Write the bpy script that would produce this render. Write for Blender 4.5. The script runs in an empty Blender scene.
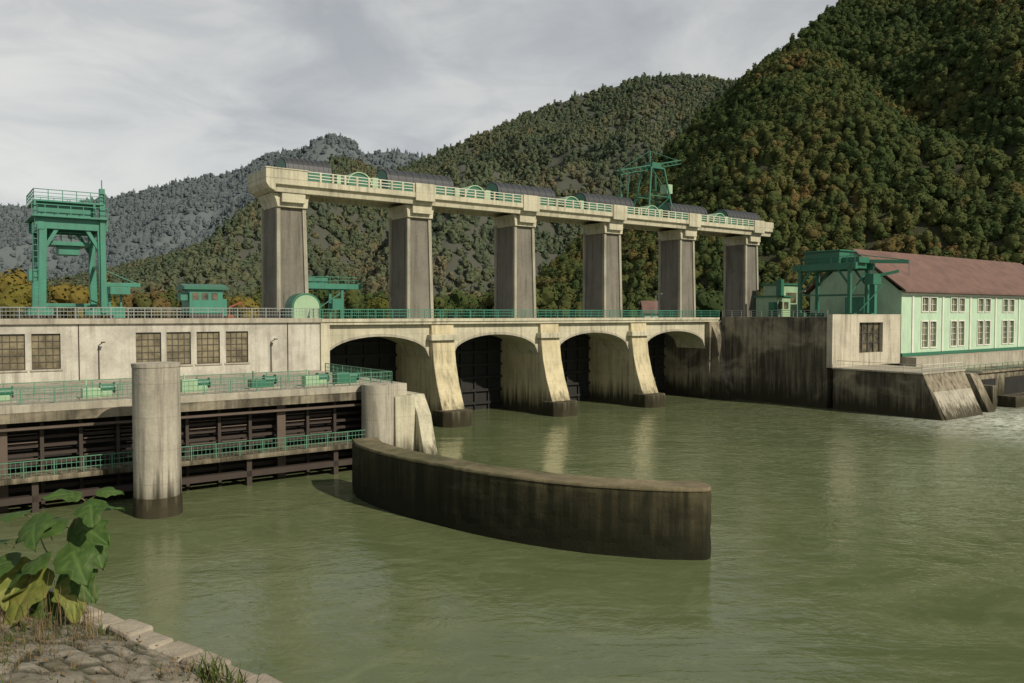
import bpy, math, random, bmesh, bisect
from mathutils import Vector, Matrix, noise
random.seed(7)
S = bpy.context.scene
S.view_settings.view_transform='Standard'
S.view_settings.look='None'
S.view_settings.exposure=0
COL = S.collection

# ------------------------------------------------------------ materials
def newmat(name):
    m=bpy.data.materials.new(name); m.use_nodes=True
    nt=m.node_tree; nt.nodes.clear()
    out=nt.nodes.new('ShaderNodeOutputMaterial')
    b=nt.nodes.new('ShaderNodeBsdfPrincipled')
    nt.links.new(b.outputs[0],out.inputs[0])
    return m,nt,b,out
def N(nt,t,**k):
    n=nt.nodes.new(t)
    for a,v in k.items(): setattr(n,a,v)
    return n
def c4(c): return (c[0],c[1],c[2],1)
def mixc(nt,fac,a,b,mode='MIX'):
    n=nt.nodes.new('ShaderNodeMix'); n.data_type='RGBA'; n.blend_type=mode
    def put(sock,v):
        if isinstance(v,(int,float)): sock.default_value=v
        elif isinstance(v,tuple): sock.default_value=c4(v)
        else: nt.links.new(v,sock)
    put(n.inputs[0],fac); put(n.inputs[6],a); put(n.inputs[7],b)
    return n.outputs[2]
def noise_n(nt,scale,detail=5,vec=None,mscale=None,rough=0.6,dist=0):
    n=nt.nodes.new('ShaderNodeTexNoise'); n.inputs['Scale'].default_value=scale
    n.inputs['Detail'].default_value=detail; n.inputs['Roughness'].default_value=rough
    n.inputs['Distortion'].default_value=dist
    if vec is not None:
        if mscale:
            mp=nt.nodes.new('ShaderNodeMapping'); mp.inputs['Scale'].default_value=mscale
            nt.links.new(vec,mp.inputs[0]); vec=mp.outputs[0]
        nt.links.new(vec,n.inputs['Vector'])
    return n.outputs[0]
def mrange(nt,v,a,b,c=0,d=1):
    n=nt.nodes.new('ShaderNodeMapRange'); nt.links.new(v,n.inputs[0])
    for i,x in enumerate((a,b,c,d)): n.inputs[i+1].default_value=x
    return n.outputs[0]
def bump(nt,h,b,strength,dist=0.05):
    n=nt.nodes.new('ShaderNodeBump'); n.inputs['Strength'].default_value=strength
    n.inputs['Distance'].default_value=dist
    nt.links.new(h,n.inputs['Height']); nt.links.new(n.outputs[0],b.inputs['Normal'])
def mul(nt,a,b):
    n=nt.nodes.new('ShaderNodeMath'); n.operation='MULTIPLY'
    for i,v in enumerate((a,b)):
        if isinstance(v,(int,float)): n.inputs[i].default_value=v
        else: nt.links.new(v,n.inputs[i])
    return n.outputs[0]

def concrete(name,base,dark=(0.06,0.053,0.038),streak=0.6,water=1.3,blotch=0.5,boards=True,wcol=(0.03,0.026,0.013),patch=0.0):
    m,nt,b,o=newmat(name)
    g=N(nt,'ShaderNodeNewGeometry'); P=g.outputs['Position']
    n1=noise_n(nt,0.3,5,P,None,0.68)
    n2=noise_n(nt,1.5,4,P,(1.2,1.2,0.07),0.65)
    n4=noise_n(nt,0.22,3,P)
    n3=noise_n(nt,5,4,P,None,0.7)
    col=mixc(nt,mul(nt,mrange(nt,n1,0.42,0.66),blotch),base,tuple(x*0.5 for x in base))
    st=mul(nt,mrange(nt,n2,0.46,0.68),mrange(nt,n4,0.35,0.6,0.25,1))
    col=mixc(nt,mul(nt,st,streak),col,dark)
    if patch:
        n6=noise_n(nt,0.13,5,P,(1,1,1.3),0.6,.5)
        f=mul(nt,mrange(nt,n6,0.44,0.56),mrange(nt,n2,0.3,0.6,0.5,1))
        col=mixc(nt,mul(nt,f,patch),col,dark)
    col=mixc(nt,mrange(nt,n3,0.35,0.7,0,0.3),col,tuple(x*0.45 for x in base))
    sx=N(nt,'ShaderNodeSeparateXYZ'); nt.links.new(P,sx.inputs[0])
    if boards:
        w=N(nt,'ShaderNodeMath',operation='FRACT')
        d=mul(nt,sx.outputs[2],0.45); nt.links.new(d,w.inputs[0])
        ln=mrange(nt,w.outputs[0],0.0,0.03,0.3,0)
        col=mixc(nt,ln,col,dark)
    a=N(nt,'ShaderNodeMath',operation='ADD'); nt.links.new(sx.outputs[2],a.inputs[0])
    nt.links.new(mrange(nt,n2,0.3,0.7,0.9,-0.9),a.inputs[1])
    col=mixc(nt,mrange(nt,a.outputs[0],water*0.5,water*1.7,0.93,0),col,wcol)
    nt.links.new(col,b.inputs['Base Color']); b.inputs['Roughness'].default_value=0.92
    b.inputs['Specular IOR Level'].default_value=0.25
    bump(nt,n3,b,0.45,0.07)
    return m
def paint(name,c,rough=0.45,dirt=0.35,metal=0.0,dirtc=(0.05,0.045,0.03)):
    m,nt,b,o=newmat(name)
    g=N(nt,'ShaderNodeNewGeometry'); P=g.outputs['Position']
    n1=noise_n(nt,1.2,4,P,(1,1,0.35)); n2=noise_n(nt,9,2,P)
    col=mixc(nt,mul(nt,mrange(nt,n1,0.42,0.72),dirt),c,dirtc)
    col=mixc(nt,mrange(nt,n2,0.3,0.8,0,0.35),col,tuple(x*0.55 for x in c))
    nt.links.new(col,b.inputs['Base Color']); b.inputs['Roughness'].default_value=rough
    b.inputs['Metallic'].default_value=metal
    return m

M_conc   = concrete('concrete_light',(0.42,0.39,0.31),streak=0.65)
M_cream  = concrete('concrete_cream',(0.56,0.53,0.39),streak=0.6,water=1.6)
M_pier   = concrete('concrete_pier',(0.60,0.53,0.34),streak=0.6,water=1.9)
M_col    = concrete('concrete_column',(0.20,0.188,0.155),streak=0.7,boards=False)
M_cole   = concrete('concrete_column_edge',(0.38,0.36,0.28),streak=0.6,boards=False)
M_old    = concrete('concrete_weathered',(0.34,0.30,0.215),dark=(0.026,0.023,0.017),streak=0.9,blotch=0.8,water=2.1,patch=.9)
M_isl    = concrete('concrete_mossy',(0.10,0.086,0.046),dark=(0.016,0.018,0.008),streak=1.0,blotch=1.0,water=2.3,boards=False,wcol=(.013,.014,.006),patch=.9)
M_isltop = concrete('concrete_island_top',(0.24,0.20,0.12),dark=(0.04,0.05,0.018),streak=0.4,blotch=0.9,water=0.1,boards=False,patch=.7)
M_pil    = concrete('concrete_pillar',(0.44,0.41,0.33),streak=0.75,water=1.6)
M_green  = paint('paint_green',(0.026,0.15,0.088),dirt=0.35)
M_teal   = paint('paint_teal',(0.042,0.215,0.145),dirt=0.35)
M_lgreen = paint('paint_light_green',(0.32,0.47,0.29),dirt=0.25)
M_rail   = paint('paint_rail_green',(0.09,0.24,0.15),dirt=0.25)
M_crail  = paint('paint_rail_cream',(0.62,0.62,0.50),dirt=0.2)
M_grail  = paint('paint_rail_grey',(0.28,0.31,0.29),dirt=0.3)
M_shed   = paint('roof_sheet_grey',(0.04,0.045,0.05),dirt=0.2,rough=0.5)
M_brown  = paint('steel_brown',(0.042,0.028,0.021),dirt=0.5,rough=0.7)
M_brown2 = paint('steel_brown_light',(0.11,0.08,0.06),dirt=0.4,rough=0.7)
M_frame  = paint('window_steel',(0.07,0.06,0.045),dirt=0.3,rough=0.7)
M_dark   = paint('recess_shade',(0.012,0.012,0.011),rough=0.9)  # near-black colour standing in for the shade inside recesses
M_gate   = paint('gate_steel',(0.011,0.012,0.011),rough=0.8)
M_gwall  = paint('plaster_green',(0.44,0.60,0.43),rough=0.9,dirt=0.2)
M_white  = paint('plaster_white',(0.68,0.69,0.60),rough=0.8,dirt=0.2)
M_orange = paint('paint_rust',(0.28,0.07,0.03))
def glass(name,a,bb):
    m,nt,b,o=newmat(name)
    g=N(nt,'ShaderNodeNewGeometry')
    n=noise_n(nt,0.9,3,g.outputs['Position'])
    nt.links.new(mixc(nt,mrange(nt,n,0.35,0.65),a,bb),b.inputs['Base Color'])
    b.inputs['Roughness'].default_value=0.15
    return m
M_glass=glass('window_glass',(0.03,0.032,0.028),(0.16,0.14,0.085))
M_gblk=glass('window_glass_block',(0.10,0.085,0.055),(0.25,0.22,0.14))
def roofmat():
    m,nt,b,o=newmat('roof_red_tiles')
    tc=N(nt,'ShaderNodeTexCoord')
    br=N(nt,'ShaderNodeTexWave'); br.inputs['Scale'].default_value=1.3; br.bands_direction='X'
    nt.links.new(tc.outputs['Object'],br.inputs[0])
    n=noise_n(nt,0.5,6,tc.outputs['Object'])
    col=mixc(nt,mrange(nt,n,0.35,0.7),(0.185,0.105,0.082),(0.11,0.067,0.055))
    col=mixc(nt,mrange(nt,br.outputs[1],0,0.4,0.35,0),col,(0.06,0.035,0.03))
    nt.links.new(col,b.inputs['Base Color']); b.inputs['Roughness'].default_value=0.85
    return m
M_roof=roofmat()

# ------------------------------------------------------------ mesh builder
ORG=Vector((-25.8,93.8,0)); ANG=math.atan2(0.59,0.807)
def empty(name,dam=True):
    e=bpy.data.objects.new(name,None); COL.objects.link(e)
    if dam: e.location=ORG; e.rotation_euler=(0,0,ANG)
    return e
class MB:
    def __init__(s,name,mat,parent=None,bevel=0,smooth=False):
        s.n=name;s.m=mat;s.p=parent;s.v=[];s.f=[];s.b=bevel;s.s=smooth
    def add(s,vs,fs):
        k=len(s.v); s.v+=[tuple(v) for v in vs]; s.f+=[tuple(i+k for i in f) for f in fs]
    def box(s,x0,x1,y0,y1,z0,z1):
        s.add([(x0,y0,z0),(x1,y0,z0),(x1,y1,z0),(x0,y1,z0),(x0,y0,z1),(x1,y0,z1),(x1,y1,z1),(x0,y1,z1)],
              [(0,3,2,1),(4,5,6,7),(0,1,5,4),(1,2,6,5),(2,3,7,6),(3,0,4,7)])
    def beam(s,p,q,w,h=None):
        h=h or w; p=Vector(p);q=Vector(q);d=(q-p).normalized()
        up=Vector((0,0,1)) if abs(d.z)<0.95 else Vector((1,0,0))
        a=d.cross(up).normalized()*w/2; b=a.normalized().cross(d).normalized()*h/2
        vs=[p-a-b,p+a-b,p+a+b,p-a+b,q-a-b,q+a-b,q+a+b,q-a+b]
        s.add(vs,[(0,1,2,3),(7,6,5,4),(0,4,5,1),(1,5,6,2),(2,6,7,3),(3,7,4,0)])
    def cyl(s,p,q,r,r2=None,n=16):
        r2=r if r2 is None else r2; p=Vector(p);q=Vector(q);d=(q-p).normalized()
        up=Vector((0,0,1)) if abs(d.z)<0.95 else Vector((1,0,0))
        a=d.cross(up).normalized(); b=a.cross(d).normalized(); vs=[]
        for c,rr in((p,r),(q,r2)):
            for i in range(n):
                t=2*math.pi*i/n; vs.append(c+a*rr*math.cos(t)+b*rr*math.sin(t))
        fs=[(i,(i+1)%n,n+(i+1)%n,n+i) for i in range(n)]+[tuple(range(n-1,-1,-1)),tuple(range(n,2*n))]
        s.add(vs,fs)
    def prism(s,poly,axis,a0,a1):
        n=len(poly)
        def mk(a,u,v): return (a,u,v) if axis=='x' else ((u,a,v) if axis=='y' else (u,v,a))
        vs=[mk(a0,*p) for p in poly]+[mk(a1,*p) for p in poly]
        fs=[(i,(i+1)%n,n+(i+1)%n,n+i) for i in range(n)]+[tuple(range(n-1,-1,-1)),tuple(range(n,2*n))]
        s.add(vs,fs)
    def wall(s,x0,x1,y0,y1,z0,z1,ops):
        xs=sorted(set([x0,x1]+[o[0] for o in ops]+[o[1] for o in ops])); zs=sorted(set([z0,z1]+[o[2] for o in ops]+[o[3] for o in ops]))
        for i in range(len(xs)-1):
            for j in range(len(zs)-1):
                cx=(xs[i]+xs[i+1])/2; cz=(zs[j]+zs[j+1])/2
                if any(o[0]<cx<o[1] and o[2]<cz<o[3] for o in ops): continue
                s.box(xs[i],xs[i+1],y0,y1,zs[j],zs[j+1])
    def done(s):
        me=bpy.data.meshes.new(s.n); me.from_pydata(s.v,[],s.f)
        bm=bmesh.new(); bm.from_mesh(me); bmesh.ops.recalc_face_normals(bm,faces=bm.faces); bm.to_mesh(me); bm.free()
        me.materials.append(s.m)
        if s.s:
            for p in me.polygons: p.use_smooth=True
        o=bpy.data.objects.new(s.n,me); COL.objects.link(o)
        if s.p: o.parent=s.p
        if s.b:
            md=o.modifiers.new('bev','BEVEL'); md.width=s.b; md.segments=2; md.limit_method='ANGLE'; md.angle_limit=0.7
        if s.s:
            md=o.modifiers.new('es','EDGE_SPLIT'); md.split_angle=0.7
        return o
def rail(name,parent,pts,mat,h=1.05,post=2.0,bars=0.0,nr=3,pw=0.07,rw=0.05):
    m=MB(name,mat,parent)
    for a,b in zip(pts[:-1],pts[1:]):
        a=Vector(a);b=Vector(b);L=(b-a).length;n=max(1,round(L/post))
        for i in range(n+1):
            p=a.lerp(b,i/n); m.beam(p,p+Vector((0,0,h)),pw)
        for k in range(nr):
            z=h*(k+1)/nr; m.beam(a+Vector((0,0,z)),b+Vector((0,0,z)),rw if k<nr-1 else rw*1.5)
        if bars:
            nb=int(L/bars)
            for i in range(nb):
                p=a.lerp(b,(i+.5)/nb); m.beam(p+Vector((0,0,.08)),p+Vector((0,0,h-.02)),0.024)
    return m.done()

# ------------------------------------------------------------ weir
W=empty('weir_dam')
piers=MB('piers',M_pier,W,0.08); feet=MB('pier_feet',M_old,W,0.12); caps=MB('pier_caps',M_cream,W,0.05)
for i,x in enumerate([17,34,51]):
    poly=[(14,-4),(14,12.5),(-5.9,12.5),(-6.1,10.2),(-6.5,7.5),(-7.2,5),(-8.1,2.8),(-8.9,1.0),(-9.0,-4)]
    piers.prism([(y,z) for y,z in poly],'x',x-1.6,x+1.6)
    feet.prism([(x-2.1,-7.0),(x+2.1,-7.0),(x+2.1,-9.3),(x+1.2,-10.2),(x-1.2,-10.2),(x-2.1,-9.3)],'z',-4,1.9)
    caps.box(x-2.0,x+2.0,-6.6,-4.9,10.3,11.0)
piers.done(); feet.done(); caps.done()
br=MB('arch_bridge',M_cream,W)
def archpoly(x0,x1,zs=8.0,zc=10.9,top=12.6,n=20):
    pts=[(x0,top),(x0,zs)]
    for i in range(1,n):
        t=i/n; pts.append((x0+(x1-x0)*t, zs+(zc-zs)*math.sqrt(max(0,1-(2*t-1)**2))**0.9))
    pts+=[(x1,zs),(x1,top)]
    return pts
bays=[(1.6,15.4),(18.6,32.4),(35.6,49.4),(52.6,66.4)]
for a,b in bays:
    P=archpoly(a,b); arc=P[1:-1]
    for (xa,za),(xb,zb) in zip(arc[:-1],arc[1:]):
        br.add([(xa,-5.5,za),(xb,-5.5,zb),(xb,-5.5,12.3),(xa,-5.5,12.3),(xa,0.5,za),(xb,0.5,zb),(xb,0.5,12.3),(xa,0.5,12.3)],
               [(0,1,2,3),(7,6,5,4),(0,4,5,1),(3,2,6,7)])
br.done()
dk=MB('bridge_deck',M_cream,W,0.04); dk.box(1.0,69,-6.15,0.6,12.3,12.62); dk.box(1.0,69,-6.3,0.7,12.622,12.98)
dk.done()
rg=MB('arch_rings',M_conc,W)
for a,b in bays:
    arc=archpoly(a,b)[1:-1]
    for (xa,za),(xb,zb) in zip(arc[:-1],arc[1:]):
        rg.add([(xa,-5.56,za),(xb,-5.56,zb),(xb,-5.56,zb+.3),(xa,-5.56,za+.3),(xa,-5.5,za),(xb,-5.5,zb),(xb,-5.5,zb+.3),(xa,-5.5,za+.3)],
               [(0,1,2,3),(0,4,5,1),(3,2,6,7)])
rg.done()
rail('bridge_railing',W,[(1.2,-6.15,12.98),(69,-6.15,12.98)],M_teal,h=1.1,post=2.2,bars=0.25,nr=3)
rail('bridge_railing_rear',W,[(1.2,0.4,12.98),(69,0.4,12.98)],M_teal,h=1.1,post=2.2,nr=3)
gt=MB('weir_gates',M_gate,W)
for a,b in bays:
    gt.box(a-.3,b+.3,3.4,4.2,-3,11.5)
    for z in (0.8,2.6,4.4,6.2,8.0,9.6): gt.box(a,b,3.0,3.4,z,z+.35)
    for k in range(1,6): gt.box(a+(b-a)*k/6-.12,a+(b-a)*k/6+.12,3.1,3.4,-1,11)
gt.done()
ab=MB('left_abutment',M_cream,W,0.05); ab.box(0.55,1.6,-7.2,14,-4,12.4); ab.done()
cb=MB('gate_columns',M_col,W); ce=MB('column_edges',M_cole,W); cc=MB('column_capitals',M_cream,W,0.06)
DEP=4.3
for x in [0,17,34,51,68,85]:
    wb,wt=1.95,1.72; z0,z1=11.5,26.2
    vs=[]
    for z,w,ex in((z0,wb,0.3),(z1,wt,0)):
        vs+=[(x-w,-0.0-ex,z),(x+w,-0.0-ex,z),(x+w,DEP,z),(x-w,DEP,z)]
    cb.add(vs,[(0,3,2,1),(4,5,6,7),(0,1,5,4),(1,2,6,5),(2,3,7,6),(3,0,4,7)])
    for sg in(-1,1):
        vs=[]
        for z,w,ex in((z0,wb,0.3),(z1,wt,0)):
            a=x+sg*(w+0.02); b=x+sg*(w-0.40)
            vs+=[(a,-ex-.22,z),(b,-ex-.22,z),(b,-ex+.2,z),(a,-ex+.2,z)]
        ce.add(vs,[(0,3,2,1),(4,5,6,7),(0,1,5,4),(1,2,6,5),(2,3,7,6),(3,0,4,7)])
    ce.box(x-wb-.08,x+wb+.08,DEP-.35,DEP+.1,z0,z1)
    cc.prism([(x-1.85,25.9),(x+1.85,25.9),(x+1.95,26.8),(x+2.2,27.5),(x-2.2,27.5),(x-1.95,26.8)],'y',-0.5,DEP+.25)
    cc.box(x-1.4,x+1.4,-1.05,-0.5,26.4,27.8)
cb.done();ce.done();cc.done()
ga=MB('gallery',M_cream,W,0.04)
prof=[(-1.75,28.95),(-1.75,28.3),(-1.35,28.15),(-1.2,27.5),(-0.7,27.5),(-0.7,28.0),(4.0,28.0),(4.0,27.5),(4.4,27.5),(4.5,28.3),(4.8,28.95)]
ga.prism(prof,'x',-2.4,89.0)
ga.prism([(-3.5,28.95),(-3.5,28.4),(-3.1,27.8),(-2.4,27.5),(-2.4,28.95)],'y',-1.75,4.8)
ga.prism([(-2.4,27.48),(-1.75,27.48),(-1.75,25.9),(-2.0,26.7)],'y',-0.6,4.4)
ga.box(-3.5,1.4,-1.75,-1.5,28.95,30.0); ga.box(-3.5,-3.25,-1.5,4.8,28.95,30.0); ga.box(-3.6,1.5,-1.83,-1.42,30.0,30.14)
for x in [17,34,51,68,85]: ga.box(x-1.4,x+1.4,-1.9,-1.5,27.9,30.1)
ga.box(86.4,89.2,-1.75,-1.5,28.95,30.0)
x=3.0
while x<84:
    ga.box(x-.13,x+.13,-1.72,-1.5,28.95,30.0); x+=1.55
ga.done()
rr=MB('gallery_railing',M_crail,W)
for z in(29.3,29.65,30.02): rr.box(1.5,85,-1.66,-1.58,z-.045,z+.045)
for z in(29.3,29.65,30.02): rr.box(1.5,89,4.6,4.68,z-.035,z+.035)
x=2.5
while x<88: rr.box(x-.05,x+.05,4.6,4.7,28.95,30.0); x+=1.55
rr.done()
sh=MB('hoist_sheds_roof',M_shed,W); sg_=MB('hoist_sheds_walls',M_green,W); sr=MB('hoist_hatches_rim',M_lgreen,W)
def half(cx,cz,r,n=14): return [(cx+r*math.cos(math.pi*i/n),cz+r*0.92*math.sin(math.pi*i/n)) for i in range(n+1)]
for x0,x1 in [(-.4,5.2),(12.7,22.5),(29.8,40),(46,56),(64.4,73.5),(79,88)]:
    sh.prism(half(2.0,30.4,1.8),'x',x0,x1)
    sg_.box(x0+.1,x1-.1,0.3,3.7,28.95,30.42)
    sg_.prism(half(2.0,30.4,1.55),'x',x0-.06,x1+.06)
    for q in range(9):
        xx=x0+(x1-x0)*(q+.5)/9; sh.prism(half(2.0,30.4,1.85),'x',xx-.05,xx+.05)
for x in [8.6,25.6,42.6,59.5,76]:
    sg_.prism(half(x,29.4,1.5),'y',-0.3,4.0)
    sr.prism(half(x,29.4,1.65)+half(x,29.4,1.5)[::-1],'y',-0.45,4.1)
    sg_.box(x-1.5,x+1.5,-.3,4.0,28.95,29.4)
    sr.box(x+1.9,x+2.7,0,1.2,28.95,30.5); sr.box(x-2.8,x-2.3,0,.8,28.95,30.3)
sh.done();sg_.done();sr.done()

# derrick crane on gallery
D=empty('derrick_crane'); d=MB('frame',M_green,D)
z=28.95
tops=[(60.8,1.2,37.4),(63.8,1.2,37.4),(60.8,3.2,37.4),(63.8,3.2,37.4)]
bots=[(59.2,0.2,z),(65.2,0.2,z),(59.2,4.2,z),(65.2,4.2,z)]
for a,b in zip(bots,tops): d.beam(a,b,.24)
for a,b in((0,1),(2,3),(0,2),(1,3)):
    d.beam(tops[a],tops[b],.26)
    pa=Vector(bots[a]).lerp(Vector(tops[a]),.45);pb=Vector(bots[b]).lerp(Vector(tops[b]),.45); d.beam(pa,pb,.16)
    d.beam(bots[a],pb,.09); d.beam(pb,tops[a],.09)
for y in (1.7,2.7):
    d.beam((54.5,y,36.3),(68.4,y,39.4),.18); d.beam((54.5,y,35.6),(68.4,y,38.8),.12)
for i in range(13):
    a=54.5+i*1.03; zz=36.3+i*.229
    d.beam((a,1.7,zz),(a+.9,1.7,zz-.5),.07); d.beam((a,1.7,zz),(a+.6,2.7,zz+.05),.07)
d.box(61.3,63.4,1.4,3.0,37.5,38.3); d.beam((61.5,2.2,38.3),(61.5,2.2,40.2),.2); d.beam((61.5,2.2,40.2),(68,2.2,39.4),.07); d.beam((61.5,2.2,40.2),(54.6,2.2,36.3),.07)
d.beam((55,2.2,36.2),(55,2.2,32.5),.07); d.beam((57,2.2,37),(56.2,2.2,30),.14); d.box(54.8,55.2,2,2.4,32,32.6)
d.done(); c=MB('cab',M_lgreen,D); c.box(64.2,65.4,.8,2.4,33.4,34.9); c.done()

# ------------------------------------------------------------ left powerhouse
L=empty('powerhouse')
wn=[(-28.6),(-25.8),(-17.1),(-14.3),(-11.45),(-8.55),(-34.4),(-37.2),(-45.5),(-48.3),(-51.1)]
ops=[(x-1.15,x+1.15,8.5,11.75) for x in wn]
wl=MB('front_wall',concrete('concrete_wall',(0.54,0.52,0.44),dark=(0.13,0.11,0.08),streak=0.6,blotch=0.7,boards=False),L); wl.wall(-62,0.5,-7.0,-6.6,7.3,12.6,ops); wl.done()
body=MB('body',M_conc,L); body.box(-62,0.52,-5.6,12,-4,12.595); body.box(-62,.5,-6.6,-5.6,-4,7.3); body.done()
par=MB('roof_slab',M_conc,L,0.04); par.box(-62,0.7,-7.3,12.2,12.6,13.1); par.done()
gl=MB('windows_glass',M_gblk,L); fm=MB('window_frames',M_frame,L); sl=MB('window_sills',M_conc,L)
for x in wn:
    gl.box(x-1.14,x+1.14,-6.75,-6.7,8.51,11.74)
    for k in range(5): fm.box(x-1.13+k*.565-.03,x-1.13+k*.565+.03,-6.82,-6.76,8.5,11.75)
    for k in range(6): fm.box(x-1.15,x+1.15,-6.81,-6.765,8.52+k*.635-.03,8.52+k*.635+.03)
    for z_ in (8.5,11.65): fm.box(x-1.15,x+1.15,-6.86,-6.825,z_,z_+.1)
    sl.box(x-1.3,x+1.3,-7.12,-6.6,8.35,8.5)
gl.done();fm.done();sl.done()
rail('roof_railing',L,[(-62,-7.1,13.1),(0.4,-7.1,13.1),(0.4,-1.0,13.1)],M_grail,h=1.05,post=1.5,bars=.3,nr=3)
rail('roof_railing_rear',L,[(-62,11.8,13.1),(-3,11.8,13.1)],M_grail,h=1.05,post=2,nr=3)
cl=MB('wall_pipes',M_brown,L)
for x in(-21.5,-5,-33): cl.cyl((x,-7.1,7.3),(x,-7.1,10.6),.045,n=8); cl.beam((x,-7.1,10.6),(x+.3,-7.7,10.9),.06); cl.box(x+.1,x+.4,-8.0,-7.6,10.85,10.95)
for x in(-23.2,-3.2): cl.box(x,x+.08,-7.08,-7.0,7.3,12.6)
cl.done()
H=empty('control_hood'); h=MB('shell',M_green,H,0.03); h.prism(half(0.0,14.3,1.75)+[(-1.75,13.1),(1.75,13.1)],'y',-4.5,-2.4); h.done()
h=MB('face',M_lgreen,H); h.prism(half(0.0,14.3,1.5),'y',-4.56,-4.5); h.box(-1.5,1.5,-4.56,-4.5,13.1,14.3); h.done()

# left gantry crane
G=empty('gantry_crane'); g=MB('portal',M_teal,G,0.02)
X0,X1,Y0,Y1=-25.3,-19.8,0.5,6.4
for x in(X0,X1):
    for y in(Y0,Y1):
        g.beam((x,y,14.0),(x+(0.2 if x==X0 else -.2),y,22.6),.66,.66)
        g.box(x-1.0,x+1.0,y-.35,y+.35,13.45,14.1)
    g.beam((x,Y0-.4,22.4),(x,Y1+.4,22.4),.6,1.0)
    g.beam((x,Y0,18.5),(x,Y1,18.5),.25,.35)
    g.beam((x,Y0,18.5),(x,Y1,22),.18,.18)
for y in(Y0,Y1):
    g.box(X0-.5,X1+.5,y-.35,y+.35,22.0,23.1)
    g.beam((X0+.2,y,19.9),(X0+1.5,y,22.2),.35); g.beam((X1-.2,y,19.9),(X1-1.5,y,22.2),.35)
g.beam((X0,Y1,14.5),(X1,Y1,14.5),.3,.35)
g.box(X0-.8,X1+.4,Y0-1.0,Y1+1.0,23.1,23.28)
g.box(X0-.2,X1-.8,Y0,Y1-1,23.28,24.6)
g.box(X0-.6,X1+.1,Y0-.7,Y1,24.6,24.78)
g.box(X0-.6,X0-.4,Y0-.7,Y0-.5,23.3,24.6); g.box(X1-.9,X1-.7,Y0-.7,Y0-.5,23.3,24.6)
g.box(X1-.3,X1+.2,Y0-.6,Y0-.1,13.6,26.3); g.box(X1-.1,X1,Y0-.4,Y0-.3,26.3,27.2)
g.box(X0+.9,X1-1.0,1.5,4.5,20.5,20.9); g.box(X0+1.7,X1-1.9,2,4,19.6,20.5)
g.box(X0-1.1,X0-.35,.2,2.0,16.8,17.9)
for k in range(14): g.box(X0-.7,X0-.33,Y0-.6,Y0-.54,14.3+k*.6,14.36+k*.6)
g.beam((X0-.72,Y0-.57,14),(X0-.72,Y0-.57,22.5),.06); g.beam((X0-.33,Y0-.57,14),(X0-.33,Y0-.57,22.5),.06)
g.beam((X0+2.1,3,22),(X0+2.1,3,20),.06); g.beam((X0+3.0,3,22),(X0+3.0,3,20),.06)
g.beam((X1,1,16.6),(X1+3.6,1,16.6),.3,.4); g.beam((X1,3,16.6),(X1+3.6,3,16.6),.3,.4); g.box(X1+.7,X1+2.6,.8,3.2,15.6,16.35); g.beam((X1,2,18.3),(X1+3.4,2,16.8),.1)
g.beam((X1+.8,2,15.6),(X1+.8,2,13.2),.25); g.beam((X1+1.9,2,15.6),(X1+1.9,2,13.2),.2)
g.box(X1+.6,X1+2.2,1.4,2.6,13.1,14.3)
g.done()
rail('railing_top',G,[(X0-.6,Y0-.7,24.78),(X1+.1,Y0-.7,24.78),(X1+.1,Y1,24.78),(X0-.6,Y1,24.78),(X0-.6,Y0-.7,24.78)],M_teal,h=1,post=1.2,nr=3)
rail('railing_mid',G,[(X0-.8,Y0-.95,23.3),(X1+.4,Y0-.95,23.3)],M_teal,h=1,post=1.2,nr=2)
rail('railing_low',G,[(X0+.9,1.5,20.9),(X1-1.0,1.5,20.9)],M_teal,h=.9,post=1.0,nr=2)
gw=MB('wheels',M_brown,G)
for x in(X0,X1):
    for y in(Y0,Y1):
        for s in(-.65,.65): gw.cyl((x+s,y-.15,13.4),(x+s,y+.15,13.4),.28)
gw.done()
gr=MB('crane_rails',M_brown,L); gr.box(-60,-4,Y0-.06,Y0+.06,13.1,13.14); gr.box(-60,-4,Y1-.06,Y1+.06,13.1,13.14); gr.done()

# green hut
K=empty('machinery_hut'); k=MB('walls',M_teal,K,0.02); k.box(-11.7,-8.2,-1,2.2,13.6,16.2); k.box(-8.2,-7.6,-.5,1.4,13.3,15.2); k.box(-12.5,-11.7,-.6,.8,15.0,15.8); k.done()
k=MB('roof',M_green,K); k.prism([(-1.35,16.2),(2.5,16.2),(2.5,16.45),(.6,16.85),(-1.35,16.5)],'x',-12.3,-7.7); k.done()
k=MB('windows',M_glass,K)
for x in(-11.4,-10.4,-9.4): k.box(x,x+.65,-1.04,-1.0,15.1,15.85)
k.done(); k=MB('skids',M_brown,K); k.box(-11.7,-8.2,-.9,-.6,13.1,13.6); k.box(-11.7,-8.2,1.8,2.1,13.1,13.6); k.done()
J=empty('small_jib'); j=MB('arm',M_orange,J); j.beam((-6.9,1,13.1),(-6.9,1,14.4),.13); j.beam((-6.9,1,14.3),(-5.6,1,14.9),.16); j.beam((-5.6,1,14.9),(-5.2,1,14.2),.12); j.box(-7.2,-6.5,.6,1.4,13.1,13.4); j.done()
R=empty('stoplog_gantry'); r=MB('frame',M_teal,R)
for x in(5.4,10.8):
    for y in(10,14): r.beam((x,y,12),(x,y,17.2),.35)
r.box(4.4,13.5,9.6,10.4,16.9,17.6); r.box(4.4,13.5,13.6,14.4,16.9,17.6); r.box(6,9,10.5,13.5,17.6,18.4); r.box(9.2,10.6,9.4,9.6,14.2,15.6)
r.beam((5.4,10,13),(10.8,10,16.5),.12);r.done()
rail('railing',R,[(4.4,9.6,17.6),(13.5,9.6,17.6)],M_teal,h=.9,post=1.2,nr=2)
rs=MB('pier_platform',M_conc,R); rs.box(1,16,8.5,15.5,11,12); rs.done()

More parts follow.
